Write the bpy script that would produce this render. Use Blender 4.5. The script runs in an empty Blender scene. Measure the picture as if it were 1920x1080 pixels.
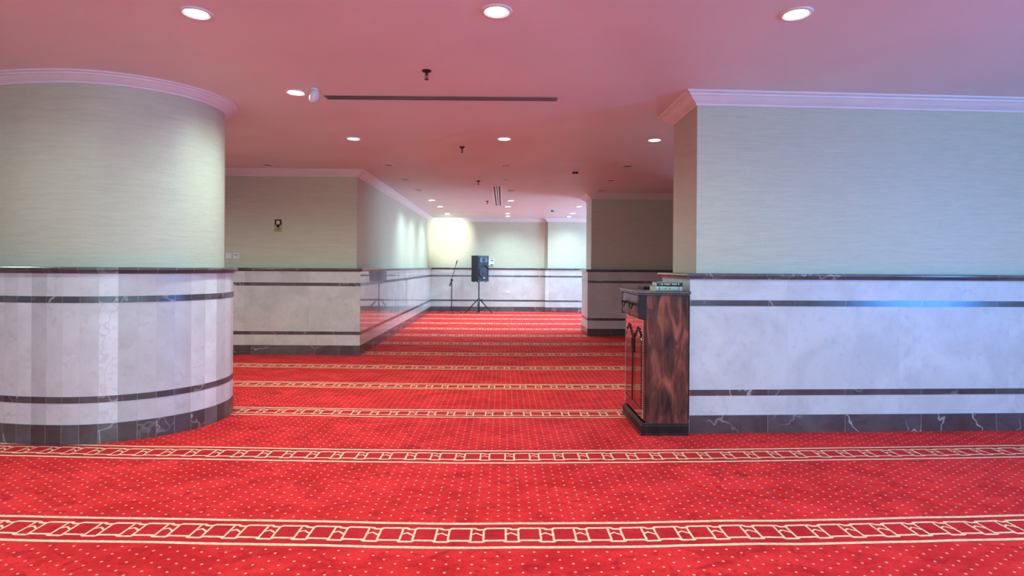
import bpy, bmesh, math, random
from mathutils import Vector, Matrix
random.seed(7)
PI = math.pi
scn = bpy.context.scene
COL = scn.collection

# ------------------------------------------------------------------ node helper
class NT:
    def __init__(s, name):
        s.m = bpy.data.materials.new(name); s.m.use_nodes = True
        s.t = s.m.node_tree; s.t.nodes.clear()
        s.out = s.t.nodes.new('ShaderNodeOutputMaterial')
        s.b = s.t.nodes.new('ShaderNodeBsdfPrincipled')
        s.t.links.new(s.b.outputs[0], s.out.inputs[0])
    def n(s, typ, **kw):
        x = s.t.nodes.new(typ)
        for k, v in kw.items(): setattr(x, k, v)
        return x
    def put(s, sock, v):
        if isinstance(v, bpy.types.NodeSocket): s.t.links.new(v, sock)
        elif v is not None:
            try: sock.default_value = v
            except Exception: sock.default_value = (v[0], v[1], v[2], 1.0)
    def ma(s, op, a, b=None, c=None, clamp=False):
        x = s.n('ShaderNodeMath', operation=op, use_clamp=clamp)
        s.put(x.inputs[0], a); s.put(x.inputs[1], b)
        if c is not None: s.put(x.inputs[2], c)
        return x.outputs[0]
    def vm(s, op, a, b=None, scale=None):
        x = s.n('ShaderNodeVectorMath', operation=op)
        s.put(x.inputs[0], a)
        if b is not None: s.put(x.inputs[1], b)
        if scale is not None: s.put(x.inputs['Scale'], scale)
        return x.outputs[1] if op in ('DOT_PRODUCT', 'LENGTH', 'DISTANCE') else x.outputs[0]
    def comb(s, x, y, z=0.0):
        c = s.n('ShaderNodeCombineXYZ'); s.put(c.inputs[0], x); s.put(c.inputs[1], y); s.put(c.inputs[2], z); return c.outputs[0]
    def sep(s, v):
        c = s.n('ShaderNodeSeparateXYZ'); s.put(c.inputs[0], v); return c.outputs
    def mix(s, f, a, b, mode='MIX'):
        x = s.n('ShaderNodeMix', data_type='RGBA', blend_type=mode)
        s.put(x.inputs[0], f)
        for i, v in ((6, a), (7, b)):
            if isinstance(v, bpy.types.NodeSocket): s.t.links.new(v, x.inputs[i])
            else: x.inputs[i].default_value = (v[0], v[1], v[2], 1)
        return x.outputs[2]
    def noise(s, vec, scale, detail=3, rough=.5, dist=0.0, color=False):
        x = s.n('ShaderNodeTexNoise'); s.put(x.inputs['Vector'], vec)
        x.inputs['Scale'].default_value = scale; x.inputs['Detail'].default_value = detail
        x.inputs['Roughness'].default_value = rough; x.inputs['Distortion'].default_value = dist
        return x.outputs[1] if color else x.outputs[0]
    def ramp(s, f, a, b, lo=0.0, hi=1.0):
        x = s.n('ShaderNodeMapRange', clamp=True)
        s.put(x.inputs[0], f); x.inputs[1].default_value = a; x.inputs[2].default_value = b
        x.inputs[3].default_value = lo; x.inputs[4].default_value = hi
        return x.outputs[0]
    def obj(s): return s.n('ShaderNodeTexCoord').outputs['Object']
    def pos(s): return s.n('ShaderNodeNewGeometry').outputs['Position']
    def uv(s): return s.n('ShaderNodeTexCoord').outputs['UV']
    def scl(s, v, k):
        x = s.n('ShaderNodeMapping'); s.put(x.inputs[0], v); x.inputs['Scale'].default_value = k; return x.outputs[0]
    def bump(s, h, strength=.3, dist=.01):
        x = s.n('ShaderNodeBump'); x.inputs['Strength'].default_value = strength
        x.inputs['Distance'].default_value = dist; s.put(x.inputs['Height'], h)
        s.t.links.new(x.outputs[0], s.b.inputs['Normal'])
    def fin(s, col=None, rough=.5, metal=0.0, spec=.5, coat=0.0, emit=None, es=0.0, coat_rough=.05):
        s.put(s.b.inputs['Base Color'], col if isinstance(col, bpy.types.NodeSocket) else (col[0], col[1], col[2], 1))
        s.put(s.b.inputs['Roughness'], rough); s.b.inputs['Metallic'].default_value = metal
        s.b.inputs['Specular IOR Level'].default_value = spec
        s.b.inputs['Coat Weight'].default_value = coat
        s.b.inputs['Coat Roughness'].default_value = coat_rough
        if emit: s.b.inputs['Emission Color'].default_value = (*emit, 1); s.b.inputs['Emission Strength'].default_value = es
        return s.m

def plain(name, col, rough=.5, metal=0.0, coat=0.0, var=.06, scale=30, spec=.5):
    t = NT(name); n = t.noise(t.obj(), scale, 3)
    k = t.ramp(n, .3, .7, 1 - var, 1 + var)
    c = t.mix(1.0, col, t.comb(k, k, k), 'MULTIPLY')
    return t.fin(c, rough, metal, spec, coat)

# ------------------------------------------------------------------ materials
def wallpaper():
    t = NT('woven_wallpaper')
    p = t.pos()
    n1 = t.noise(t.scl(p, (9, 9, 170)), 1.0, 4, .6)
    n2 = t.noise(t.scl(p, (3, 3, 40)), 1.0, 3, .6)
    n3 = t.noise(t.scl(p, (110, 110, 90)), 1.0, 2)
    s = t.ma('ADD', t.ma('MULTIPLY', n1, .55), t.ma('MULTIPLY', n2, .45))
    c = t.mix(t.ramp(s, .36, .64), (.53, .52, .385), (.62, .61, .46))
    c = t.mix(t.ramp(n3, .45, .7, 0, .25), c, (.68, .66, .54))
    t.bump(t.ma('ADD', n1, t.ma('MULTIPLY', n3, .7)), .35, .004)
    return t.fin(c, .42, spec=.45)
def ceiling_mat():
    t = NT('painted_ceiling')
    n = t.noise(t.pos(), 1.4, 3)
    c = t.mix(t.ramp(n, .35, .65), (.77, .77, .78), (.81, .81, .82))
    t.bump(t.noise(t.pos(), 120, 2), .08, .002)
    return t.fin(c, .5, spec=.4)
def marble(name, base, alt, dark, slab, tint, rough, veins, vein_amt, joint=.0015, jcol=(.5, .48, .46), jstr=.5):
    t = NT(name)
    uv = t.uv(); u, v, _ = t.sep(uv)
    idn = t.ma('FLOOR', t.ma('DIVIDE', u, slab))
    wn = t.n('ShaderNodeTexWhiteNoise', noise_dimensions='1D'); t.put(wn.inputs['W'], idn)
    off = wn.outputs['Color']
    p = t.vm('ADD', t.pos(), t.vm('SCALE', off, scale=7.0))
    cloud = t.noise(p, 2.6, 3, .6, .6)
    c = t.mix(t.ramp(cloud, .35, .65), base, alt)
    fine = t.noise(p, 14, 2, .65)
    c = t.mix(t.ramp(fine, .55, .75, 0, .35), c, dark)
    # per slab shade
    k = t.ramp(wn.outputs['Value'], 0, 1, 1 - tint, 1 + tint * .4)
    c = t.mix(1.0, c, t.comb(k, t.ma('POWER', k, 1.1), t.ma('POWER', k, 1.12)), 'MULTIPLY')
    # veins
    w = t.vm('ADD', p, t.vm('SCALE', t.noise(p, 3.0, 3, .6, 0, True), scale=.55))
    vv = t.n('ShaderNodeTexVoronoi', feature='DISTANCE_TO_EDGE'); t.put(vv.inputs['Vector'], w); vv.inputs['Scale'].default_value = 2.1
    vm_ = t.ma('MULTIPLY', t.ramp(vv.outputs['Distance'], 0, .025, 1, 0), t.ramp(t.noise(p, 1.7, 2), .5, .62))
    c = t.mix(t.ma('MULTIPLY', vm_, vein_amt), c, veins)
    # joints
    fr = t.ma('MULTIPLY', t.ma('FRACT', t.ma('DIVIDE', u, slab)), slab)
    j = t.ma('MAXIMUM', t.ma('LESS_THAN', fr, joint), t.ma('GREATER_THAN', fr, slab - joint))
    c = t.mix(t.ma('MULTIPLY', j, jstr), c, jcol)
    return t.fin(c, rough, spec=.95)
CREASES = [((2.19, 4.08), (2.62, 3.27), .035), ((1.56, 3.98), (1.75, 3.60), .05), ((1.72, 3.63), (1.66, 3.35), .04), ((1.05, 3.9), (1.42, 3.35), .05), ((-2.3, 3.9), (-1.2, 3.75), .05)]
def carpet():
    t = NT('mosque_row_carpet')
    p = t.pos(); x, y, z = t.sep(p)
    bow = t.ma('MULTIPLY', t.ma('SUBTRACT', t.ma('SQRT', t.ma('ADD', t.ma('MULTIPLY', x, x), 1.0)), 1.0), .05)
    wob = t.ma('MULTIPLY', t.ma('SUBTRACT', t.noise(t.scl(p, (.9, .25, 1)), 1.0, 2), .5), .05)
    yy = t.ma('SUBTRACT', t.ma('SUBTRACT', y, bow), wob)
    P = 1.238
    v = t.ma('SUBTRACT', t.ma('MULTIPLY', t.ma('FRACT', t.ma('DIVIDE', t.ma('SUBTRACT', yy, 3.005 - P/2 - 20*P), P)), P), P/2)
    av = t.ma('ABSOLUTE', v)
    jit = t.noise(p, 60, 2)
    jj = t.ma('MULTIPLY', t.ma('SUBTRACT', jit, .5), .006)
    outer = t.ma('LESS_THAN', t.ma('ABSOLUTE', t.ma('SUBTRACT', av, .134)), t.ma('ADD', .0115, jj))
    PU = .1815
    u = t.ma('MULTIPLY', t.ma('FRACT', t.ma('DIVIDE', t.ma('ADD', x, 20.0), PU)), PU)
    q = t.comb(u, v, 0.0)
    segs = [((-.01, .075), (.075, .075)), ((.075, .075), (.092, .061)), ((.092, .061), (.122, .061)), ((.122, .061), (.135, .075)), ((.135, .075), (.2, .075)),
            ((-.01, -.061), (.045, -.061)), ((.045, -.061), (.058, -.075)), ((.058, -.075), (.12, -.075)), ((.12, -.075), (.134, -.061)), ((.134, -.061), (.2, -.061)),
            ((.057, -.061), (.057, .061)), ((.123, -.061), (.123, .061)),
            ((.057, .004), (.085, .022)), ((.085, .022), (.123, -.010))]
    acc = None
    for a, b in segs:
        ba = Vector((b[0]-a[0], b[1]-a[1])); L2 = ba.length_squared
        pa = t.vm('SUBTRACT', q, (a[0], a[1], 0))
        h = t.ma('MULTIPLY', t.vm('DOT_PRODUCT', pa, (ba.x, ba.y, 0)), 1/L2, clamp=True)
        pr = t.n('ShaderNodeVectorMath', operation='SCALE'); pr.inputs[0].default_value = (ba.x, ba.y, 0); t.put(pr.inputs['Scale'], h)
        d = t.vm('LENGTH', t.vm('SUBTRACT', pa, pr.outputs[0]))
        if len(segs) and abs(a[1]) > .05 and abs(b[1]) > .05 and a[0] != b[0]: d = t.ma('SUBTRACT', d, .0030)
        acc = d if acc is None else t.ma('MINIMUM', acc, d)
    rail = t.ma('LESS_THAN', acc, t.ma('ADD', .0056, jj))
    # staggered dots
    def dots(ox, oy):
        fx = t.ma('SUBTRACT', t.ma('FRACT', t.ma('DIVIDE', t.ma('ADD', x, 20 + ox), .12)), .5)
        fy = t.ma('SUBTRACT', t.ma('FRACT', t.ma('DIVIDE', t.ma('ADD', v, 20 + oy), .0745)), .5)
        return t.vm('LENGTH', t.comb(t.ma('MULTIPLY', fx, .12), t.ma('MULTIPLY', fy, .0745), 0.0))
    dd = t.ma('MINIMUM', dots(0, 0), dots(.06, .03725))
    dot = t.ma('MULTIPLY', t.ma('LESS_THAN', dd, t.ma('ADD', .0066, jj)), t.ma('GREATER_THAN', av, .155))
    # pile shading marks: brushed directions, scuffs
    n1 = t.noise(t.scl(p, (1.0, 1.5, 1)), 2.2, 3, .65, .8)
    n2 = t.noise(t.scl(p, (1.0, 1.3, 1)), 8, 2, .7, 1.2)
    base = t.mix(t.ramp(n1, .36, .62), (.62, .014, .015), (.88, .030, .030))
    base = t.mix(t.ramp(n2, .53, .68, 0, .75), base, (.40, .008, .012))
    base = t.mix(t.ramp(jit, .35, .7, 0, .35), base, (.40, .008, .012))
    inband = t.ma('MULTIPLY', t.ma('LESS_THAN', av, .145), .45)
    base = t.mix(inband, base, (.42, .008, .014))
    cream = t.mix(t.ramp(t.noise(p, 35, 2), .35, .65), (.72, .50, .30), (.86, .66, .42))
    c = t.mix(t.ma('MAXIMUM', outer, rail), base, cream)
    c = t.mix(t.ma('MULTIPLY', dot, .8), c, (.80, .42, .26))
    hb = t.ma('ADD', t.ma('MULTIPLY', t.noise(p, 320, 0), .25), t.ma('MULTIPLY', n1, 1.6))
    cr = None
    wv = t.vm('ADD', p, t.vm('SCALE', t.vm('SUBTRACT', t.noise(p, 5, 2, .5, 0, True), (.5, .5, .5)), scale=.05))
    for a, b, w_ in CREASES:
        A = Vector(a); ba = Vector(b)-A; L2 = ba.length_squared
        pa = t.vm('MULTIPLY', t.vm('SUBTRACT', wv, (A.x, A.y, 0)), (1, 1, 0))
        h = t.ma('MULTIPLY', t.vm('DOT_PRODUCT', pa, (ba.x, ba.y, 0)), 1/L2, clamp=True)
        pr = t.n('ShaderNodeVectorMath', operation='SCALE'); pr.inputs[0].default_value = (ba.x, ba.y, 0); t.put(pr.inputs['Scale'], h)
        d = t.ramp(t.vm('LENGTH', t.vm('SUBTRACT', pa, pr.outputs[0])), 0, w_, -1, 0)
        cr = d if cr is None else t.ma('MINIMUM', cr, d)
    hb = t.ma('ADD', hb, t.ma('MULTIPLY', cr, 3.0))
    t.bump(hb, .6, .012)
    t.b.inputs['Sheen Weight'].default_value = .08
    t.b.inputs['Sheen Roughness'].default_value = .4
    t.b.inputs['Sheen Tint'].default_value = (1, .45, .45, 1)
    return t.fin(c, .95, spec=.1)
def wood(name, dark, mid, lite, rough=.16, coat=.6):
    t = NT(name); p = t.pos()
    n = t.noise(t.scl(p, (13, 13, 3.2)), 1.0, 4, .6, .6)
    g = t.noise(t.scl(p, (60, 60, 2.5)), 1.0, 3, .6)
    c = t.mix(t.ramp(n, .34, .54), dark, mid)
    c = t.mix(t.ramp(n, .52, .70), c, lite)
    c = t.mix(t.ramp(g, .4, .8, 0, .35), c, dark)
    return t.fin(c, rough, spec=.3, coat=coat)
def emis(name, col, s):
    t = NT(name); n = t.noise(t.obj(), 8, 1)
    return t.fin((.9, .9, .9), .4, emit=col, es=s)

M = {}
M['paper'] = wallpaper(); M['ceil'] = ceiling_mat(); M['carpet'] = carpet()
M['marble_honed'] = marble('honed_cream_marble', (.66, .64, .62), (.55, .53, .51), (.42, .41, .39), .98, .07, .45, (.36, .34, .33), .35, jcol=(.42, .41, .40), jstr=.25)
M['marble'] = marble('cream_marble', (.70, .67, .62), (.58, .55, .51), (.42, .40, .37), .98, .06, .022, (.36, .33, .33), .35, jcol=(.42, .40, .40), jstr=.3)
M['marble_mirror'] = marble('mirror_polished_marble', (.62, .59, .57), (.52, .49, .47), (.42, .40, .37), .98, .06, .012, (.36, .33, .33), .35, jcol=(.42, .40, .40), jstr=.3)
M['marble_mirror'].node_tree.nodes['Principled BSDF'].inputs['IOR'].default_value = 2.1
M['marble_col'] = marble('cream_marble_staves', (.78, .77, .77), (.67, .66, .65), (.50, .48, .46), .118, .30, .42, (.36, .33, .33), .35, jcol=(.4, .38, .38), jstr=.25)
M['dark'] = marble('dark_marble', (.060, .056, .060), (.105, .10, .105), (.035, .032, .034), .67, .25, .2, (.62, .60, .58), .7, jcol=(.35, .34, .34), jstr=.8)
M['dark_col'] = marble('dark_marble_staves', (.060, .056, .058), (.12, .115, .118), (.035, .032, .034), .118, .5, .34, (.62, .60, .58), .7, jcol=(.35, .34, .34), jstr=.7)
M['cap'] = marble('dark_marble_rail', (.075, .07, .075), (.12, .115, .122), (.04, .038, .04), .67, .2, .15, (.55, .53, .52), .6, jcol=(.35, .34, .34), jstr=.6)
M['plaster'] = plain('white_plaster_moulding', (.80, .77, .77), .45, var=.03, scale=6)
M['white'] = plain('white_plastic', (.80, .80, .80), .35, var=.02)
M['barwhite'] = plain('bright_white_enamel', (.93, .93, .93), .3, var=.01)
M['ring'] = plain('white_enamel_ring', (.78, .76, .74), .3, var=.02)
M['lens'] = emis('lit_lamp_lens', (.93, .96, 1.0), 26)
M['recess_shade'] = plain('lamp_recess_shade', (.035, .025, .025), .25, metal=.3)  # shade of an unlit recess, put into a flat dark disc
M['black'] = plain('black_powdercoat', (.012, .012, .014), .35)
M['spk'] = plain('black_textured_plastic', (.018, .020, .026), .6, var=.2, scale=200)
M['spkf'] = plain('dark_blue_grille', (.012, .015, .040), .6, var=.35, scale=260)
M['chrome'] = plain('worn_chrome', (.55, .54, .55), .2, metal=1.0)
M['brass'] = plain('aged_bronze', (.045, .035, .028), .35, metal=.7)
M['slot'] = plain('black_slot', (.01, .009, .009), .6)
M['grey'] = plain('grey_aluminium', (.30, .27, .28), .35, metal=.4)
M['wood'] = wood('blotchy_mahogany', (.022, .007, .006), (.16, .038, .022), (.42, .11, .05), .45, .03)
M['wood_dark'] = wood('dark_mahogany', (.007, .004, .004), (.018, .008, .007), (.035, .014, .012), .42, 0)
M['wood_door'] = wood('glossy_cherry_door', (.055, .014, .010), (.10, .026, .018), (.14, .038, .024), .10, 1.0)
M['wood_top'] = wood('polished_top', (.05, .02, .018), (.09, .035, .03), (.13, .05, .04), .3, .25)
M['bead'] = plain('bead_highlight', (.55, .42, .38), .25)  # highlights on the beads are put into this pale colour
M['page'] = plain('cream_pages', (.78, .76, .68), .7, var=.12, scale=300)
M['bk_dark'] = plain('dark_green_cover', (.010, .022, .016), .3, var=.3, scale=60)
M['bk_pale'] = plain('pale_green_cover', (.42, .50, .36), .35, var=.1, scale=60)
M['bk_black'] = plain('black_cover', (.010, .010, .014), .35)
M['pale'] = plain('pale_print', (.62, .66, .52), .5)
M['yellow'] = plain('pale_yellow_plate', (.42, .38, .17), .5)
M['signblk'] = plain('black_print', (.012, .010, .006), .5)
M['glass'] = NT('window_glass').fin((.9, .95, 1), .02)
M['glass'].node_tree.nodes['Principled BSDF'].inputs['Transmission Weight'].default_value = 1.0

# ------------------------------------------------------------------ mesh helpers
def link(name, bm, mat, parent=None, smooth=False, bevel=0, loc=None):
    me = bpy.data.meshes.new(name)
    bmesh.ops.recalc_face_normals(bm, faces=bm.faces)
    bm.to_mesh(me); bm.free()
    me.materials.append(mat)
    o = bpy.data.objects.new(name, me); COL.objects.link(o)
    if parent: o.parent = parent
    if loc: o.location = loc
    if smooth:
        for p in me.polygons: p.use_smooth = True
        try: me.set_sharp_from_angle(angle=math.radians(35))
        except Exception: pass
    if bevel:
        b = o.modifiers.new('bevel', 'BEVEL'); b.width = bevel; b.segments = 2; b.limit_method = 'ANGLE'
    return o
def box(bm, x0, y0, z0, x1, y1, z1, mtx=None):
    r = bmesh.ops.create_cube(bm, size=1)
    for v in r['verts']:
        v.co = Vector((x0 + (v.co.x+.5)*(x1-x0), y0 + (v.co.y+.5)*(y1-y0), z0 + (v.co.z+.5)*(z1-z0)))
        if mtx: v.co = mtx @ v.co
def rod(bm, a, b, r0, r1=None, seg=12):
    a = Vector(a); b = Vector(b); d = b - a
    m = Matrix.Translation((a+b)/2) @ d.to_track_quat('Z', 'Y').to_matrix().to_4x4()
    bmesh.ops.create_cone(bm, cap_ends=True, segments=seg, radius1=r0, radius2=r0 if r1 is None else r1, depth=d.length, matrix=m)
def lathe(bm, prof, seg=32, mtx=None):
    rings = []
    for r, z in prof:
        if r < 1e-6: rings.append([bm.verts.new((0, 0, z))])
        else: rings.append([bm.verts.new((r*math.cos(2*PI*i/seg), r*math.sin(2*PI*i/seg), z)) for i in range(seg)])
    vs = [v for r in rings for v in r]
    for a, b in zip(rings, rings[1:]):
        for i in range(seg):
            j = (i+1) % seg
            if len(a) == 1 and len(b) == 1: continue
            if len(a) == 1: bm.faces.new((a[0], b[i], b[j]))
            elif len(b) == 1: bm.faces.new((a[i], a[j], b[0]))
            else: bm.faces.new((a[i], a[j], b[j], b[i]))
    if mtx:
        for v in vs: v.co = mtx @ v.co
def prism(bm, pts, z0, z1):
    a = [bm.verts.new((x, y, z0)) for x, y in pts]; b = [bm.verts.new((x, y, z1)) for x, y in pts]
    n = len(pts)
    for i in range(n): bm.faces.new((a[i], a[(i+1) % n], b[(i+1) % n], b[i]))
    bm.faces.new(a[::-1]); bm.faces.new(b)
def sweep(path, prof, closed=False):
    """profile (offset to the right-hand side of the path, z) swept with mitred corners; UV = (arc length, z)"""
    bm = bmesh.new(); uvl = bm.loops.layers.uv.new('UVMap')
    P = [Vector(p) for p in path]; n = len(P)
    def nrm(a, b):
        d = (b - a).normalized(); return Vector((d.y, -d.x))
    offs = []; s = [0.0]
    for i in range(n):
        prev = P[i-1] if (i or closed) else None; nxt = P[(i+1) % n] if (i < n-1 or closed) else None
        ns = []
        if prev is not None: ns.append(nrm(prev, P[i]))
        if nxt is not None: ns.append(nrm(P[i], nxt))
        m = sum(ns, Vector((0, 0))).normalized(); offs.append(m / max(.2, m.dot(ns[0])))
        if i: s.append(s[-1] + (P[i]-P[i-1]).length)
    if closed: s.append(s[-1] + (P[0]-P[-1]).length)
    rows = [[bm.verts.new((*(P[i] + offs[i]*o), z)) for o, z in prof] for i in range(n)]
    k = len(prof)
    segs = n if closed else n-1
    for i in range(segs):
        a, b = rows[i], rows[(i+1) % n]
        for j in range(k):
            f = bm.faces.new((a[j], a[(j+1) % k], b[(j+1) % k], b[j]))
            for l in f.loops:
                isb = l.vert in b
                l[uvl].uv = (s[i+1] if isb else s[i], l.vert.co.z)
    if not closed:
        for r in (rows[0], rows[-1][::-1]): bm.faces.new(r)
    return bm
def rect(o0, z0, o1, z1): return [(o0, z0), (o1, z0), (o1, z1), (o0, z1)]

def tag(o, label, cat, group=None):
    o['label'] = label; o['category'] = cat
    if group: o['group'] = group
    return o
def thing(name, label, cat, loc=(0, 0, 0), rz=0, group=None):
    o = bpy.data.objects.new(name, None); COL.objects.link(o)
    o.empty_display_size = .1; o.location = loc; o.rotation_euler = (0, 0, rz)
    return tag(o, label, cat, group)
def struct(o): o['kind'] = 'structure'; return o
def dup(root, loc, label, rz=None):
    r = root.copy(); COL.objects.link(r); r.location = loc
    if rz is not None: r.rotation_euler = (0, 0, rz)
    r['label'] = label
    for ch in list(root.children):
        c = ch.copy(); COL.objects.link(c); c.parent = r
        for g in list(ch.children):
            d = g.copy(); COL.objects.link(d); d.parent = c
    return r

# ------------------------------------------------------------------ shell
H = 2.90
X0, X1, Y0, Y1 = -8.0, 7.0, -5.0, 18.0
bm = bmesh.new(); box(bm, X0-.2, Y0-.2, -.12, X1+.2, Y1+.2, 0); struct(link('floor', bm, M['carpet']))
bm = bmesh.new(); box(bm, X0-.2, Y0-.2, H, X1+.2, Y1+.2, H+.15); struct(link('ceiling', bm, M['ceil']))

DP = .08                                   # how far the marble stands out from the wallpaper
CROWN = [(0, H-.105), (.012, H-.105), (.018, H-.098), (.018, H-.088), (.03, H-.082), (.052, H-.066), (.075, H-.045), (.084, H-.036), (.094, H-.034), (.098, H-.022), (.112, H-.016), (.122, H-.012), (.128, H), (0, H)]
CAP = [(0, 1.305), (DP+.008, 1.305), (DP+.018, 1.312), (DP+.02, 1.320), (DP+.034, 1.326), (DP+.040, 1.336), (DP+.038, 1.348), (DP+.030, 1.355), (0, 1.355)]
tn = [0]
CROWN_C = [(o*.80, H-(H-z)*.78) for o, z in CROWN]
def dress(wall, side, path, closed=False, staves=False, thing_=False, k=''):
    k = '_col' if staves else k; up = .018 if staves else 0
    mm, dm = M['marble'+k], M['dark_col' if staves else 'dark']
    sm = staves
    dado = link('dado_panel', sweep(path, rect(0, .15, DP, 1.31+up), closed), mm, wall, sm)
    if side == 'left':                      # the long side of this block is polished to a mirror
        dado.data.materials.append(M['marble_mirror'])
        for p in dado.data.polygons:
            if abs(p.normal.x) > .9: p.material_index = 1
    for z in (1.078+up, .318):
        link('marble_band', sweep(path, rect(0, z, DP+.003, z+.050), closed), dm, wall, sm)
    link('dado_cap', sweep(path, [(o, z+up) for o, z in CAP], closed), M['cap'] if not staves else M['dark_col'], wall, sm)
    bb = link('baseboard' if thing_ else 'baseboard_'+side, sweep(path, rect(0, 0, DP+.006, .152), closed), dm, wall if thing_ else None, sm)
    cr = link('crown_moulding' if thing_ else 'trim_%d' % (tn[0]+1), sweep(path, CROWN_C if staves else CROWN, closed), M['plaster'], wall if thing_ else None, sm)
    if not thing_:
        tn[0] += 1; struct(bb); struct(cr)

# path direction: the room is on the right-hand side of the path
def block(name, pts):
    bm = bmesh.new(); prism(bm, pts, 0, H); return struct(link(name, bm, M['paper']))
LX, LY = -2.315, 9.11
wl = block('wall_left', [(X0, LY), (LX, LY), (LX, Y1), (X0, Y1)])
dress(wl, 'left', [(X0, LY), (LX, LY), (LX, Y1)])
FX = 1.37
wf = block('wall_far', [(X0, Y1), (FX, Y1), (FX, Y1-.14), (X1, Y1-.14), (X1, Y1+.2), (X0, Y1+.2)])
dress(wf, 'far', [(LX+.02, Y1), (FX, Y1), (FX, Y1-.14), (X1, Y1-.14)], k='_honed')
# big wall on the right, front face very slightly skewed
RS = .04
RX, RY, RB = 1.66, 4.935, 5.62
wr = block('wall_right', [(RX, RY), (X1, RY+RS*(X1-RX)), (X1, RB), (RX, RB)])
dress(wr, 'right', [(X1, RB), (RX, RB), (RX, RY), (X1, RY+RS*(X1-RX))], k='_honed')
BX, BY, BB = 1.79, 11.74, 12.45
wb = block('wall_rear', [(BX, BY), (4.6, BY), (4.6, BB), (BX, BB)])
dress(wb, 'rear', [(4.6, BY), (4.6, BB), (BX, BB), (BX, BY)], closed=True, k='_honed')

# outer walls that close the hall (outside the picture)
bm = bmesh.new(); box(bm, X0-.2, Y0, 0, X0, LY, H); w = struct(link('wall_outer_left', bm, M['paper']))
dress(w, 'outer_left', [(X0, Y0), (X0, LY-.1)])
# right outer wall with a window opening beside the front hall
WY0, WY1, WZ0, WZ1 = -2.6, 4.2, .5, 2.55
bm = bmesh.new()
VY0, VY1 = 13.4, 17.2
box(bm, X1, Y0, 0, X1+.2, WY0, H); box(bm, X1, WY1, 0, X1+.2, VY0, H); box(bm, X1, VY1, 0, X1+.2, Y1, H)
box(bm, X1, VY0, 0, X1+.2, VY1, WZ0); box(bm, X1, VY0, WZ1, X1+.2, VY1, H)
box(bm, X1, WY0, 0, X1+.2, WY1, WZ0); box(bm, X1, WY0, WZ1, X1+.2, WY1, H)
struct(link('wall_outer_right', bm, M['paper']))
BX0, BX1 = -4.5, 5.5
bm = bmesh.new()
box(bm, X0, Y0-.2, 0, BX0, Y0, H); box(bm, BX1, Y0-.2, 0, X1, Y0, H)
box(bm, BX0, Y0-.2, 0, BX1, Y0, WZ0); box(bm, BX0, Y0-.2, WZ1, BX1, Y0, H)
struct(link('wall_back', bm, M['paper']))
def window(n, horizontal, y0=WY0, y1=WY1):
    bm = bmesh.new()
    if horizontal:
        a, b = BX0, BX1; L = lambda s0, z0, s1, z1: box(bm, s0, Y0-.14, z0, s1, Y0-.06, z1)
    else:
        a, b = y0, y1; L = lambda s0, z0, s1, z1: box(bm, X1+.06, s0, z0, X1+.14, s1, z1)
    L(a, WZ0, b, WZ0+.06); L(a, WZ1-.06, b, WZ1)
    k = 4
    for i in range(k+1):
        c = a+.03 + (b-a-.06)*i/k; L(c-.03, WZ0+.06, c+.03, WZ1-.06)
    struct(link('window_%d' % n, bm, M['white']))
window(1, False); window(2, True); window(3, False, VY0, VY1)

# ------------------------------------------------------------------ round column
cx, cy, aR, aL, b_ = -3.41, 5.29, .875, 1.35, .79
N = 260
def ell(d=0.0):
    pts = []
    for i in range(N):
        t = -2*PI*i/N + .3           # clockwise seen from above -> outside on the left; reversed below
        c, s = math.cos(t), math.sin(t)
        a = (aR if c > 0 else aL)
        pts.append(((a-DP+d)*c, (b_-DP+d)*s))
    return pts[::-1]
colm = thing('column', 'massive round column clad in pale marble staves below greenish wallpaper, at the left', 'column', (cx, cy, 0))
bm = sweep(ell(), [(-.3, 0), (0, 0), (0, H), (-.3, H)], True)
link('shaft', bm, M['paper'], colm, True)
dress(colm, 'column', ell(), True, True, True)

# ------------------------------------------------------------------ ceiling lights
R0 = .080
def lamp(lit):
    t = thing('downlight', 'x', 'ceiling light')
    bm = bmesh.new(); lathe(bm, [(R0-.014, 0), (R0-.016, -.006), (R0-.004, -.011), (R0+.008, -.007), (R0+.012, 0)], 40)
    link('trim_ring', bm, M['ring'], t, True)
    bm = bmesh.new(); lathe(bm, [(0, -.003), (R0-.014, -.004), (R0-.014, -.0005), (0, -.0005)], 40)
    link('lens' if lit else 'recess_shade_disc', bm, M['lens'] if lit else M['recess_shade'], t, True)
    return t
GL = 'recessed round downlights in the ceiling'
proto_on = proto_off = None
LC = (.86, 1.22, 1.20)
def spot(x, y, e, size=140, blend=1.0, col=LC, aim=None):
    l = bpy.data.lights.new('lamp_light', 'SPOT'); l.energy = e; l.spot_size = math.radians(size); l.spot_blend = blend
    l.color = col; l.shadow_soft_size = .07
    o = bpy.data.objects.new('lamp_light', l); COL.objects.link(o); o.location = (x, y, H-.03)
    if aim: o.rotation_euler = (Vector(aim)-o.location).to_track_quat('-Z', 'Y').to_euler()
    return o
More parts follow.
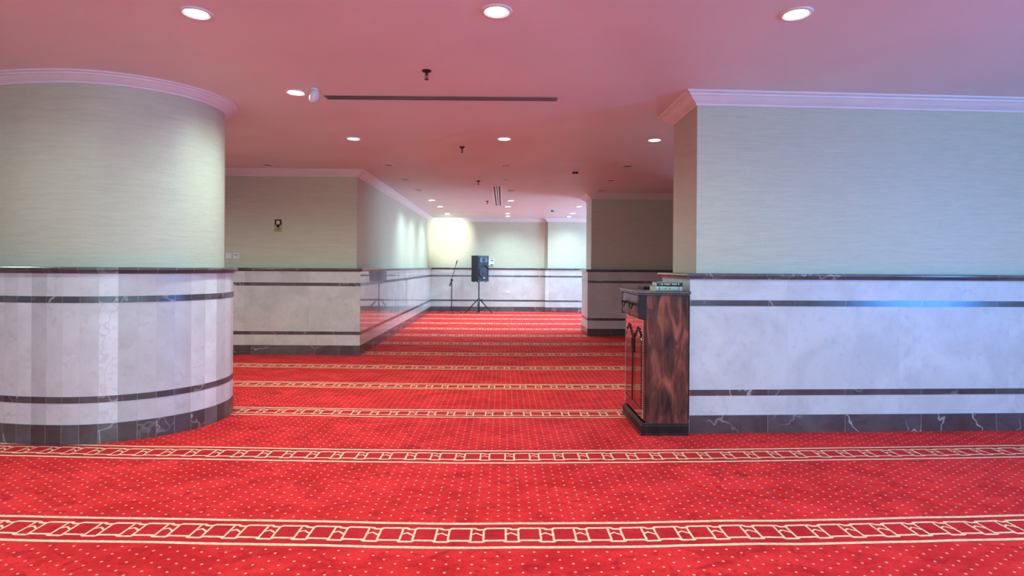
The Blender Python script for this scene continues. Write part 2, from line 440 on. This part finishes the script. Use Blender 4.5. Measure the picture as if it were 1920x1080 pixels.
LIT = [(-1.84, 3.46, 'large bright downlight nearest the front, left of its row of three', 1),
       (-.05, 3.38, 'large bright downlight nearest the front, middle of its row of three', 1),
       (1.71, 3.36, 'large bright downlight nearest the front, right of its row of three', 1),
       (-1.81, 5.02, 'lit downlight beside the small tilted ceiling sensor and the round column', 1),
       (-1.78, 6.82, 'lit downlight in the second full row, the left one, beyond the long slot grille', 1),
       (0.0, 6.75, 'lit downlight in the second full row, middle one, right of the second sprinkler', 1),
       (1.76, 6.73, 'lit downlight in the second full row, right one, next to the big right wall', 1),
       (-1.64, 13.10, 'first small lit downlight along the long left side wall, past the unlit ones', 2),
       (.16, 13.07, 'lit downlight just beyond the end of the unlit middle line, beside the striped grille', 2),
       (-1.60, 14.48, 'second small lit downlight along the long left side wall', 2),
       (.10, 14.34, 'small lit downlight in the middle line, second beyond the unlit ones', 2),
       (1.86, 14.20, 'rear lit downlight closest to the dark rear wall block on the right', 2),
       (-1.60, 16.36, 'last small lit downlight at the far left, by the bright patch on the far wall', 2),
       (.11, 16.21, 'small lit downlight in the middle line, last but one before the far wall', 2),
       (1.92, 16.04, 'rear right lit downlight, middle one of the line of three', 2),
       (.12, 17.06, 'small lit downlight in the middle line, closest to the far wall', 2),
       (1.94, 17.07, 'rear right lit downlight, closest to the far wall', 2)]
OFFL = [(-3.54, 8.68, 'unlit downlight ring just in front of the wall with the small sign'),
        (-1.72, 8.58, 'unlit downlight ring near the corner of the left wall block, first of its line'),
        (.02, 8.49, 'unlit downlight ring in the middle line, nearest and largest'),
        (1.82, 8.48, 'unlit faint downlight ring nearest in front of the dark rear wall block'),
        (-1.71, 9.99, 'unlit dark downlight beside the left side wall, second of its line'),
        (.03, 9.88, 'unlit dark downlight in the middle line, second one'),
        (1.84, 9.89, 'unlit faint downlight ring second before the dark rear wall block'),
        (-1.68, 11.37, 'unlit dark downlight beside the left side wall, last before the lit ones'),
        (.13, 11.33, 'unlit dark downlight in the middle line, next to the striped grille'),
        (1.89, 11.20, 'unlit faint downlight ring right in front of the dark rear wall block')]
E_FRONT, E_REAR = 54, 120
for x, y, lab, kind in LIT:
    if proto_on is None:
        proto_on = lamp(True); o = proto_on; o['group'] = GL; o.location = (x, y, H); o['label'] = lab
    else: dup(proto_on, (x, y, H), lab)
    spot(x, y, E_FRONT*(1.5 if y > 6 else 1.9 if 4 < y < 6 else 1) if kind == 1 else E_REAR, 165 if kind == 1 else 150, 1.0, LC if kind == 1 else (.68, 1.08, 1.22))
for x, y, lab in OFFL:
    if proto_off is None:
        proto_off = lamp(False); o = proto_off; o['group'] = GL; o.location = (x, y, H); o['label'] = lab
    else: dup(proto_off, (x, y, H), lab)
spot(-1.60, 16.40, 230, 62, .7, (.95, 1.05, .90), (-1.72, 18, 2.35))       # second light added at the far left lamp, aimed to make the wall patch
# unseen lamps added above and behind the viewpoint to light the near carpet
for x in (-3.6, -1.84, -.05, 1.71, 3.5):
    for y in (1.7, 0.0, -1.7):
        dup(proto_on, (x, y, H), 'added unseen downlight lighting the near end of the hall, outside the picture')
        spot(x, y, E_FRONT*.8, 150)
for x in (-3.58, -5.35):  # extra lamps out of sight, added to brighten the left wall block
    for y in (6.85, 5.02) if x < -4 else (6.85,):
        dup(proto_on, (x, y, H), 'added unseen downlight behind the round column, brightening the left wall block'); spot(x, y, E_FRONT*1.7, 168)
dup(proto_on, (-3.6, 3.46, H), 'added unseen downlight brightening the round column, outside the picture'); spot(-3.6, 3.46, E_FRONT*.75, 165)  # extra lamp beside the view, put in to light the column's left side
for x in (3.5, 5.2):  # more unseen lamps added for light at the right of the near hall
    dup(proto_on, (x, 3.36, H), 'added unseen downlight lighting the near end of the hall, outside the picture'); spot(x, 3.36, E_FRONT*.5, 150)

# ------------------------------------------------------------------ sprinklers, detectors, sensor, grilles
def sprinkler():
    t = thing('sprinkler', 'x', 'sprinkler', group='ceiling sprinklers along the middle of the hall')
    bm = bmesh.new(); lathe(bm, [(.036, 0), (.036, -.004), (.028, -.012), (.014, -.016), (0, -.016)], 24); link('escutcheon', bm, M['brass'], t, True)
    bm = bmesh.new(); rod(bm, (0, 0, -.014), (0, 0, -.034), .010)
    for s in (-1, 1): rod(bm, (s*.009, 0, -.03), (s*.013, 0, -.05), .0025, seg=6); rod(bm, (s*.013, 0, -.05), (0, 0, -.068), .0025, seg=6)
    rod(bm, (0, 0, -.034), (0, 0, -.066), .003, seg=8); link('frame', bm, M['brass'], t, True)
    bm = bmesh.new(); lathe(bm, [(0, -.066), (.018, -.068), (.018, -.070), (0, -.071)], 20); link('deflector', bm, M['brass'], t, True)
    return t
SP = [(-.60, 4.43, 'pendent sprinkler nearest the front, before the long slot grille'), (-.53, 7.25, 'pendent sprinkler second from the front, left of the middle lit downlight'),
      (-.45, 10.1, 'pendent sprinkler just before the striped grille'), (-.38, 13.2, 'small far pendent sprinkler left of the striped grille end')]
sp0 = sprinkler(); sp0.location = (SP[0][0], SP[0][1], H); sp0['label'] = SP[0][2]
for x, y, l in SP[1:]: dup(sp0, (x, y, H), l)
def detector():
    t = thing('smoke_detector', 'x', 'smoke detector', group='dark ceiling smoke detectors')
    bm = bmesh.new(); lathe(bm, [(0, 0), (.055, 0), (.055, -.010), (.05, -.014), (0, -.014)], 28); link('base', bm, M['ring'], t, True)
    bm = bmesh.new(); lathe(bm, [(.046, -.014), (.046, -.034), (.040, -.045), (0, -.045)], 28); link('chamber', bm, M['black'], t, True)
    bm = bmesh.new(); lathe(bm, [(.040, -.045), (.042, -.05), (.03, -.054), (0, -.055)], 28); link('cover', bm, M['ring'], t, True)
    return t
d0 = detector(); d0.location = (1.11, 8.99, H); d0['label'] = 'dark smoke detector nearer the front, between the unlit downlights on the right'
dup(d0, (1.29, 15.19, H), 'small dark smoke detector in the far bright part of the ceiling')
t = thing('ceiling_sensor', 'white round ceiling sensor tilted on a short bracket beside a lit downlight', 'sensor', (-1.62, 4.93, H))
bm = bmesh.new(); lathe(bm, [(0, 0), (.035, 0), (.033, -.012), (0, -.014)], 24); rod(bm, (0, 0, -.01), (0, 0, -.05), .010); link('bracket', bm, M['white'], t, True)
mt = Matrix.Translation((0, 0, -.058)) @ Matrix.Rotation(math.radians(52), 4, 'Y') @ Matrix.Rotation(math.radians(0), 4, 'X')
bm = bmesh.new(); bmesh.ops.create_uvsphere(bm, u_segments=28, v_segments=18, radius=.058, matrix=Matrix.Translation((0, 0, -.060)) @ Matrix.Rotation(math.radians(25), 4, 'Y') @ Matrix.Diagonal((.62, .8, 1, 1))); link('head', bm, M['white'], t, True)

def grille(name, label, x0, y0, x1, y1, slots, along_x, edge, mat_bar, rot=0):
    cxg, cyg = (x0+x1)/2, (y0+y1)/2
    t = thing(name, label, 'air vent', (cxg, cyg, H), rot)
    hx, hy = (x1-x0)/2, (y1-y0)/2
    bm = bmesh.new(); box(bm, -hx+.005, -hy+.005, -.0016, hx-.005, hy-.005, -.0006); link('plenum', bm, M['slot'], t)
    bm = bmesh.new()
    box(bm, -hx, -hy, -.004, hx, -hy+edge, -.0004); box(bm, -hx, hy-edge, -.004, hx, hy, -.0004)
    box(bm, -hx, -hy+edge, -.004, -hx+edge, hy-edge, -.0004); box(bm, hx-edge, -hy+edge, -.004, hx, hy-edge, -.0004)
    link('frame', bm, mat_bar, t)
    w = (2*(hy if along_x else hx) - 2*edge) / slots
    for i in range(1, slots):
        c = -(hy if along_x else hx) + edge + w*i
        bm = bmesh.new()
        if along_x: box(bm, -hx+edge, c-w*.16, -.003, hx-edge, c+w*.16, -.0016)
        else: box(bm, c-w*.30, -hy+edge, -.003, c+w*.30, hy-edge, -.0016)
        link('slat', bm, mat_bar, t)
    return t
grille('slot_diffuser', 'long dark linear slot air diffuser across the front ceiling', -1.60, 5.09, .475, 5.21, 3, True, .012, M['grey'], -.012)
grille('linear_grille', 'long white and black striped air grille running away down the middle', -.225, 10.68, -.045, 14.2, 3, False, .0257, M['barwhite'], 0)

# ------------------------------------------------------------------ small wall things
def plate(name, label, cat, x, z, y, kind, group=None):
    t = thing(name, label, cat, (x, y, z), group=group)
    bm = bmesh.new(); box(bm, -.045, -.010, -.045, .045, 0, .045); link('faceplate', bm, M['white'], t, bevel=.004)
    if kind == 'rocker':
        bm = bmesh.new(); box(bm, -.032, -.014, -.034, .032, -.009, .034); link('rocker', bm, M['white'], t, bevel=.002)
    else:
        for sx, sz, rr in ((-.018, .018, .008), (.010, .018, .010), (.016, -.022, .007)):
            bm = bmesh.new(); rod(bm, (sx, -.0095, sz), (sx, -.0115, sz), rr, seg=14)
            link('socket_hole', bm, M['slot'], t, True)
    return t
gw = 'white switch and socket plates on the left block wall'
plate('wall_socket', 'white square socket plate with dark holes, right one beside the round column', 'socket', -4.193, 1.537, LY-.001, 'socket', gw)
plate('wall_switch', 'white square blank switch plate between the socket plate and the round column', 'switch', -4.314, 1.537, LY-.001, 'rocker', gw)
plate('wall_switch', 'white square plate nearly hidden behind the round column edge', 'switch', -4.432, 1.537, LY-.001, 'rocker', gw)
t = thing('wall_sign', 'small yellow and black pictogram sign on the left block wall', 'sign', (-3.545, LY-.001, 2.02))
bm = bmesh.new(); box(bm, -.062, -.004, -.100, .062, 0, .100); link('plate', bm, M['yellow'], t)
bm = bmesh.new(); box(bm, -.050, -.006, .008, .050, -.003, .094); link('black_field', bm, M['signblk'], t)
bm = bmesh.new(); prism_pts = [(-.030, .05), (-.026, .068), (0, .080), (.026, .068), (.030, .05), (.022, .046), (.028, .02), (-.028, .02), (-.022, .046)]
va = [bm.verts.new((x, -.0085, z)) for x, z in prism_pts]; vb = [bm.verts.new((x, -.0055, z)) for x, z in prism_pts]
bm.faces.new(va); bm.faces.new(vb[::-1])
for i in range(len(va)): bm.faces.new((va[i], va[(i+1) % len(va)], vb[(i+1) % len(va)], vb[i]))
link('dome_pictogram', bm, M['pale'], t)
bm = bmesh.new(); bmesh.ops.create_uvsphere(bm, u_segments=20, v_segments=10, radius=.027, matrix=Matrix.Translation((0, -.006, -.004)) @ Matrix.Diagonal((1, .25, 1, 1))); link('lens_pictogram', bm, M['signblk'], t, True)
bm = bmesh.new(); box(bm, -.034, -.006, -.056, .026, -.003, -.046); box(bm, -.028, -.006, -.072, .016, -.003, -.064); link('print_line', bm, plain('olive_print', (.16, .14, .05), .5), t)

FYW = Y1
t = thing('control_box', 'small white wall box with two dark strips behind the loudspeaker', 'control box', (-.375, FYW-.001, 1.52))
bm = bmesh.new(); box(bm, -.085, -.03, -.095, .075, 0, .095); link('housing', bm, M['white'], t, bevel=.006)
bm = bmesh.new(); box(bm, -.03, -.034, .055, .062, -.029, .078); link('strip', bm, M['slot'], t)
bm = bmesh.new(); box(bm, -.03, -.034, -.075, .062, -.029, -.052); link('strip', bm, M['slot'], t)
for i, (x, l) in enumerate(((.045, 'white socket plate on the far marble dado, left one of the pair'), (.145, 'white socket plate on the far marble dado, right one of the pair'))):
    plate('wall_socket', l, 'socket', x, .607, FYW-DP-.001, 'rocker' if i else 'socket', 'socket pair on the far dado')

# ------------------------------------------------------------------ cabinet
CX0, CX1, CY0, CY1 = 1.178, 1.555, 4.80, 5.515
cab = thing('cabinet', 'narrow dark mahogany cabinet with arched doors standing against the end of the right wall', 'cabinet', (0, 0, 0))
bm = bmesh.new(); box(bm, CX0+.02, CY0, .097, CX1, CY1, 1.175); link('body', bm, M['wood'], cab, bevel=.004)
bm = sweep([(CX1, CY1+.015), (CX0-.02, CY1+.015), (CX0-.02, CY0-.014), (CX1, CY0-.014)], [(-.03, 0), (.004, 0), (.004, .012), (0, .016), (0, .078), (-.006, .084), (-.006, .092), (-.014, .100), (-.03, .100)])
link('plinth', bm, M['wood_dark'], cab)
bm = bmesh.new(); box(bm, 1.122, CY0-.022, 1.182, CX1+.012, CY1+.02, 1.205); box(bm, 1.134, CY0-.010, 1.168, CX1+.006, CY1+.01, 1.183); link('top_panel', bm, M['wood_top'], cab, bevel=.004)
# drawer section stands proud of the doors
DZ0, DZ1 = .968, 1.168
ym = (CY0+CY1)/2
bm = bmesh.new(); box(bm, 1.150, CY0+.002, DZ0, CX0+.03, CY1-.002, DZ1); link('drawer_case', bm, M['wood_dark'], cab, bevel=.003)
bm = bmesh.new(); box(bm, 1.136, CY0+.0, DZ0, 1.176, CY0+.045, DZ1); link('corner_post', bm, M['wood_dark'], cab, bevel=.003)
bm = bmesh.new(); box(bm, 1.136, CY1-.045, DZ0, 1.176, CY1, DZ1); link('corner_post', bm, M['wood_dark'], cab, bevel=.003)
for i in range(2):
    a = CY0+.05 + i*(CY1-CY0-.1)/2; b = a + (CY1-CY0-.1)/2 - .006
    bm = bmesh.new(); box(bm, 1.136, a, DZ0+.012, 1.151, b, DZ1-.006); dr = link('drawer', bm, M['wood_top'], cab, bevel=.004)
    c = (a+b)/2
    bm = bmesh.new()
    for s in (-1, 1):
        rod(bm, (1.137, c+s*.055, 1.085), (1.116, c+s*.055, 1.085), .010, .006)
        bmesh.ops.create_uvsphere(bm, u_segments=12, v_segments=8, radius=.013, matrix=Matrix.Translation((1.113, c+s*.055, 1.085)))
    for k in range(8):
        t0, t1 = PI*k/8, PI*(k+1)/8
        rod(bm, (1.113-.006*math.sin(t0), c-.055*math.cos(t0), 1.085-.045*math.sin(t0)), (1.113-.006*math.sin(t1), c-.055*math.cos(t1), 1.085-.045*math.sin(t1)), .006, seg=8)
    link('bail_handle', bm, M['brass'], dr, True)
# doors
def door(a, b, mirror):
    bm = bmesh.new(); box(bm, CX0, a, .118, CX0+.021, b, .958); d = link('door', bm, M['wood_door'], cab, bevel=.003)
    i0, i1 = a+.045, b-.045; c = (a+b)/2
    pts = [(i0, .20), (i0, .775)]
    pts += [(i0+.015, .80), (i0+.05, .815), (c-.035, .855), (c, .885), (c+.035, .855), (i1-.05, .815), (i1-.015, .80)]
    pts += [(i1, .775), (i1, .20), (i0, .20)]
    bm = bmesh.new()
    for p, q in zip(pts, pts[1:]): rod(bm, (CX0-.001, p[0], p[1]), (CX0-.001, q[0], q[1]), .0036, seg=8)
    link('panel_moulding', bm, M['wood_dark'], d, True)
    # raised field
    ins = [(i0+.018, .22), (i0+.018, .765), (i0+.055, .795), (c, .855), (i1-.055, .795), (i1-.018, .765), (i1-.018, .22)]
    bm = bmesh.new(); va = [bm.verts.new((CX0-.006, y, z)) for y, z in ins]; vb = [bm.verts.new((CX0+.002, y + (.008 if y < c else -.008)*-1, z)) for y, z in ins]
    bm.faces.new(va); bm.faces.new(vb[::-1])
    for k in range(len(va)): bm.faces.new((va[k], va[(k+1) % len(va)], vb[(k+1) % len(va)], vb[k]))
    link('raised_field', bm, M['wood_door'], d)
    # carved leaves above the arch shoulder
    for s in (-1, 1):
        bm = bmesh.new()
        for k in range(3):
            m = Matrix.Translation((CX0-.003, c+s*(.045+.028*k), .868-.022*k)) @ Matrix.Rotation(s*.7, 4, 'X') @ Matrix.Diagonal((.35, 1.9, .75, 1))
            bmesh.ops.create_uvsphere(bm, u_segments=10, v_segments=6, radius=.010, matrix=m)
        link('carved_leaf', bm, M['wood_dark'], d, True)
    # rope bead down the outer edge
    bm = bmesh.new(); yb = a+.014 if not mirror else b-.014
    for k in range(44):
        bmesh.ops.create_uvsphere(bm, u_segments=8, v_segments=6, radius=.0062, matrix=Matrix.Translation((CX0-.001, yb, .135+.0187*k)))
    link('rope_bead', bm, M['bead'], d, True)
    # teardrop pull
    bm = bmesh.new(); yp = (b-.016) if not mirror else (a+.016)
    s = -1 if not mirror else 1
    m = Matrix.Translation((CX0-.004, yp, .785)) @ Matrix.Diagonal((.4, 1, 2.2, 1)); bmesh.ops.create_uvsphere(bm, u_segments=12, v_segments=8, radius=.014, matrix=m)
    P_ = []
    for k in range(17):
        t_ = 2*PI*k/16; P_.append((CX0-.012, yp+s*.020*math.sin(t_)*(1 if k <= 16 else 1), .715+.062*math.cos(t_)))
    for p, q in zip(P_, P_[1:]): rod(bm, p, q, .0045, seg=8)
    bmesh.ops.create_uvsphere(bm, u_segments=10, v_segments=8, radius=.012, matrix=Matrix.Translation((CX0-.012, yp, .650)))
    link('ring_pull', bm, M['brass'], d, True)
door(CY0+.006, ym-.0015, False); door(ym+.0015, CY1-.006, True)

def book(label, cat, loc, rz, L, D, T, cover, pages, extra=None, group='books on the cabinet top'):
    """L along x (the spine, facing -y), D along +y, T thick"""
    t = thing('book', label, cat, loc, rz, group)
    c = .003
    bm = bmesh.new(); box(bm, 0, 0, 0, L, D, c); box(bm, 0, 0, T-c, L, D, T)
    prof = [(0, 0), (-.004, T*.2), (-.005, T*.5), (-.004, T*.8), (0, T), (c, T), (c, 0)]
    for i in range(len(prof)):
        pass
    va = [bm.verts.new((0, y, z)) for y, z in prof]; vb = [bm.verts.new((L, y, z)) for y, z in prof]
    bm.faces.new(va); bm.faces.new(vb[::-1])
    for k in range(len(va)): bm.faces.new((va[k], va[(k+1) % len(va)], vb[(k+1) % len(va)], vb[k]))
    link('cover', bm, cover, t)
    bm = bmesh.new(); box(bm, .004, .002, c, L-.004, D-.004, T-c); link('pages', bm, pages, t)
    return t
bk = book('pale green hardback book lying on the cabinet under the dark green one', 'book', (1.285, 4.845, 1.205), .03, .226, .19, .038, M['bk_pale'], M['page'])
for x in (.03, .195):
    bm = bmesh.new(); box(bm, x, -.0065, .006, x+.006, -.003, .032); link('spine_band', bm, M['bk_dark'], bk)
for x in (.085, .12):
    bm = bmesh.new(); rod(bm, (x, -.003, .02), (x, -.0068, .02), .005, seg=10); link('spine_emblem', bm, M['bk_dark'], bk)
bk = book('dark green hardback book with pale spine lettering, top of the stack on the cabinet', 'book', (1.296, 4.848, 1.2435), -.02, .217, .175, .036, M['bk_dark'], M['page'])
bm = bmesh.new()
random.seed(3)
x = .018
while x < .19:
    w_ = random.choice((.004, .007, .010)); h0 = random.uniform(.009, .013); h1 = random.uniform(.022, .027)
    box(bm, x, -.0068, h0, x+w_, -.003, h1); x += w_ + random.choice((.003, .005, .012))
link('spine_ornament', bm, M['pale'], bk)
bm = bmesh.new(); box(bm, 0.0, -.0062, .0325, .21, -.002, .0358); link('spine_edge', bm, M['pale'], bk)
book('small black book lying further back on the cabinet behind the stack', 'book', (1.245, 5.10, 1.205), .1, .13, .16, .030, M['bk_black'], M['bk_black'])

# ------------------------------------------------------------------ loudspeaker on tripod
SX, SY = -.735, 17.36
st = thing('speaker_stand', 'black tripod stand under the loudspeaker near the far wall', 'speaker stand', (SX, SY, 0))
bm = bmesh.new(); rod(bm, (0, 0, .30), (0, 0, .944), .018); link('upper_pole', bm, M['black'], st, True)
bm = bmesh.new(); rod(bm, (0, 0, .03), (0, 0, .42), .026); link('lower_tube', bm, M['black'], st, True)
bm = bmesh.new(); rod(bm, (0, 0, .36), (0, 0, .43), .045); link('collar', bm, M['black'], st, True)
bm = bmesh.new(); rod(bm, (.04, 0, .40), (.085, 0, .40), .012); bmesh.ops.create_uvsphere(bm, u_segments=10, v_segments=8, radius=.02, matrix=Matrix.Translation((.09, 0, .40))); link('knob', bm, M['black'], st, True)
bm = bmesh.new(); rod(bm, (0, 0, .02), (0, 0, .10), .036); link('lower_collar', bm, M['black'], st, True)
for a in (180+14, -12, 262):
    a = math.radians(a); r = .41 if abs(math.sin(a)) < .6 else .36
    f = Vector((r*math.cos(a), r*math.sin(a), .016)); top = Vector((.035*math.cos(a), .035*math.sin(a), .40))
    bm = bmesh.new(); rod(bm, top, f, .017, seg=8); lg = link('leg', bm, M['black'], st, True)
    bm = bmesh.new(); bmesh.ops.create_uvsphere(bm, u_segments=12, v_segments=8, radius=.017, matrix=Matrix.Translation(f + Vector((0, 0, .001)))); link('rubber_foot', bm, M['black'], lg, True)
    bm = bmesh.new(); m_ = top.lerp(f, .55); rod(bm, m_, (.03*math.cos(a), .03*math.sin(a), .06), .012, seg=8); link('brace', bm, M['black'], st, True)
spk = thing('loudspeaker', 'large black loudspeaker with blue tinted grille, turned to the right on its tripod', 'loudspeaker', (SX, SY, .945), math.radians(43))
# local: front faces -y
W_, D_, T_ = .43, .40, .78
bm = bmesh.new()
pts = [(-W_/2, -D_/2), (W_/2, -D_/2), (W_/2, D_/2-.10), (W_/2-.10, D_/2), (-W_/2+.10, D_/2), (-W_/2, D_/2-.10)]
prism(bm, pts, 0, T_); link('enclosure', bm, M['spk'], spk, bevel=.015)
for z0, z1 in ((0, .035), (T_-.035, T_)):
    bm = bmesh.new(); prism(bm, [(x*1.02, y*1.02) for x, y in pts], z0, z1); link('end_cap', bm, M['black'], spk, bevel=.008)
bm = bmesh.new(); box(bm, -W_/2+.03, -D_/2-.012, .045, W_/2-.03, -D_/2+.002, T_-.04); link('front_baffle', bm, M['spkf'], spk, bevel=.006)
mt = Matrix.Translation((0, -D_/2-.012, .285)) @ Matrix.Rotation(PI/2, 4, 'X')
bm = bmesh.new(); lathe(bm, [(.185, 0), (.185, .014), (.172, .022), (.166, .008), (.14, .003), (.09, .012), (.05, .018), (0, .020)], 40, mt); link('woofer_grille', bm, M['spkf'], spk, True)
bm = bmesh.new()
for k in range(12):
    t0, t1 = math.radians(25+130*k/12), math.radians(25+130*(k+1)/12)
    rod(bm, (.195*math.cos(t0), -D_/2-.018, .30+.195*math.sin(t0)), (.195*math.cos(t1), -D_/2-.018, .30+.195*math.sin(t1)), .014, seg=8)
link('arc_trim', bm, M['black'], spk, True)
bm = bmesh.new(); box(bm, -.15, -D_/2-.018, .575, .15, -D_/2-.008, .725); hn = link('horn', bm, M['black'], spk, bevel=.01)
bm = bmesh.new(); box(bm, -.05, -D_/2-.024, .60, .05, -D_/2-.016, .70); link('horn_throat', bm, M['slot'], hn)
bm = bmesh.new(); box(bm, -.02, -D_/2-.040, .105, .02, -D_/2-.020, .125); link('badge', bm, M['chrome'], spk)
for s in (-1, 1):
    bm = bmesh.new(); box(bm, s*W_/2-.012, -.08, .36, s*W_/2+.012, .05, .385); link('handle', bm, M['black'], spk, bevel=.005)
for s in ((-.15, -.13), (.15, -.13), (.1, .13), (-.1, .13)):
    bm = bmesh.new(); rod(bm, (s[0], s[1], -.022), (s[0], s[1], .002), .018, .022); link('foot', bm, M['black'], spk, True)
# microphone stand
MX, MY = -1.555, 17.34
ms = thing('microphone_stand', 'slim black boom microphone stand left of the loudspeaker', 'microphone stand', (MX, MY, 0))
bm = bmesh.new(); rod(bm, (0, 0, .09), (0, 0, 1.0), .015); link('pole', bm, M['black'], ms, True)
bm = bmesh.new(); rod(bm, (0, 0, .06), (0, 0, .14), .026); link('hub', bm, M['black'], ms, True)
for f in ((-.40, -.02), (.30, -.03), (.09, -.33)):
    bm = bmesh.new(); rod(bm, (0, 0, .085), (f[0], f[1], .016), .011, seg=8); lg = link('leg', bm, M['black'], ms, True)
    bm = bmesh.new(); bmesh.ops.create_uvsphere(bm, u_segments=10, v_segments=8, radius=.018, matrix=Matrix.Translation((f[0], f[1], .018))); link('rubber_foot', bm, M['black'], lg, True)
bm = bmesh.new(); bmesh.ops.create_uvsphere(bm, u_segments=14, v_segments=10, radius=.036, matrix=Matrix.Translation((0, 0, .975)) @ Matrix.Diagonal((1, .8, 1, 1))); rod(bm, (-.03, 0, 1.01), (.055, 0, .985), .014); link('clutch', bm, M['black'], ms, True)
d = Vector((.155, 0, .54)).normalized(); c0 = Vector((0, 0, 1.0))
bm = bmesh.new(); rod(bm, c0 - d*.13, c0 + d*.50, .009); link('boom', bm, M['black'], ms, True)
bm = bmesh.new(); rod(bm, c0 - d*.20, c0 - d*.10, .020); link('counterweight', bm, M['black'], ms, True)
mic = thing('microphone', 'small black microphone held at the top of the boom stand', 'microphone', tuple(Vector((MX, MY, 0)) + c0 + d*.485))
bm = bmesh.new(); rod(bm, (0, 0, 0), d*.09, .012, .017); link('handle', bm, M['black'], mic, True)
bm = bmesh.new(); bmesh.ops.create_uvsphere(bm, u_segments=14, v_segments=10, radius=.026, matrix=Matrix.Translation(d*.10)); link('head', bm, M['grey'], mic, True)

# ------------------------------------------------------------------ daylight through the windows
def area(name, loc, target, sx, sy, e, col):
    l = bpy.data.lights.new(name, 'AREA'); l.shape = 'RECTANGLE'; l.size = sx; l.size_y = sy; l.energy = e; l.color = col
    o = bpy.data.objects.new(name, l); COL.objects.link(o); o.location = loc
    o.rotation_euler = (Vector(target)-Vector(loc)).to_track_quat('-Z', 'Z').to_euler()
    return o
area('window_daylight_right', (X1+.04, (WY0+WY1)/2, (WZ0+WZ1)/2), (0, (WY0+WY1)/2, (WZ0+WZ1)/2), WY1-WY0, WZ1-WZ0, 660, (.08, .43, 1.35))
area('window_daylight_back', ((BX0+BX1)/2, Y0-.04, (WZ0+WZ1)/2), ((BX0+BX1)/2, 5, (WZ0+WZ1)/2), BX1-BX0, WZ1-WZ0, 280, (.42, .90, 1.12))
area('window_daylight_rear', (X1+.04, (VY0+VY1)/2, (WZ0+WZ1)/2), (0, (VY0+VY1)/2, (WZ0+WZ1)/2), VY1-VY0, WZ1-WZ0, 850, (.34, .78, 1.25))
w = bpy.data.worlds.new('sky'); scn.world = w; w.use_nodes = True
bg = w.node_tree.nodes['Background']; bg.inputs[0].default_value = (.5, .65, 1, 1); bg.inputs[1].default_value = .6

# ------------------------------------------------------------------ camera
cam = bpy.data.cameras.new('camera'); co = bpy.data.objects.new('camera', cam); COL.objects.link(co)
cam.sensor_width = 36; cam.lens = 1080/1920*36; cam.shift_y = -40/1920; cam.clip_end = 100
co.matrix_world = Matrix.Translation((0, 0, 1.4)) @ Matrix.Rotation(-math.radians(.85), 4, 'Z') @ Matrix.Rotation(PI/2, 4, 'X') @ Matrix.Rotation(.007, 4, 'Z')
scn.camera = co
vs = scn.view_settings; vs.view_transform = 'Standard'; vs.look = 'None'; vs.gamma = 1; vs.use_curve_mapping = False; vs.exposure = 0.07
scn.cycles.max_bounces = 5; scn.cycles.diffuse_bounces = 3; scn.cycles.glossy_bounces = 3
scn.cycles.use_adaptive_sampling = True; scn.cycles.adaptive_threshold = .08; scn.cycles.adaptive_min_samples = 16
scn.cycles.caustics_reflective = False; scn.cycles.caustics_refractive = False
scn.cycles.sample_clamp_indirect = 6
scn.cycles.use_denoising = True
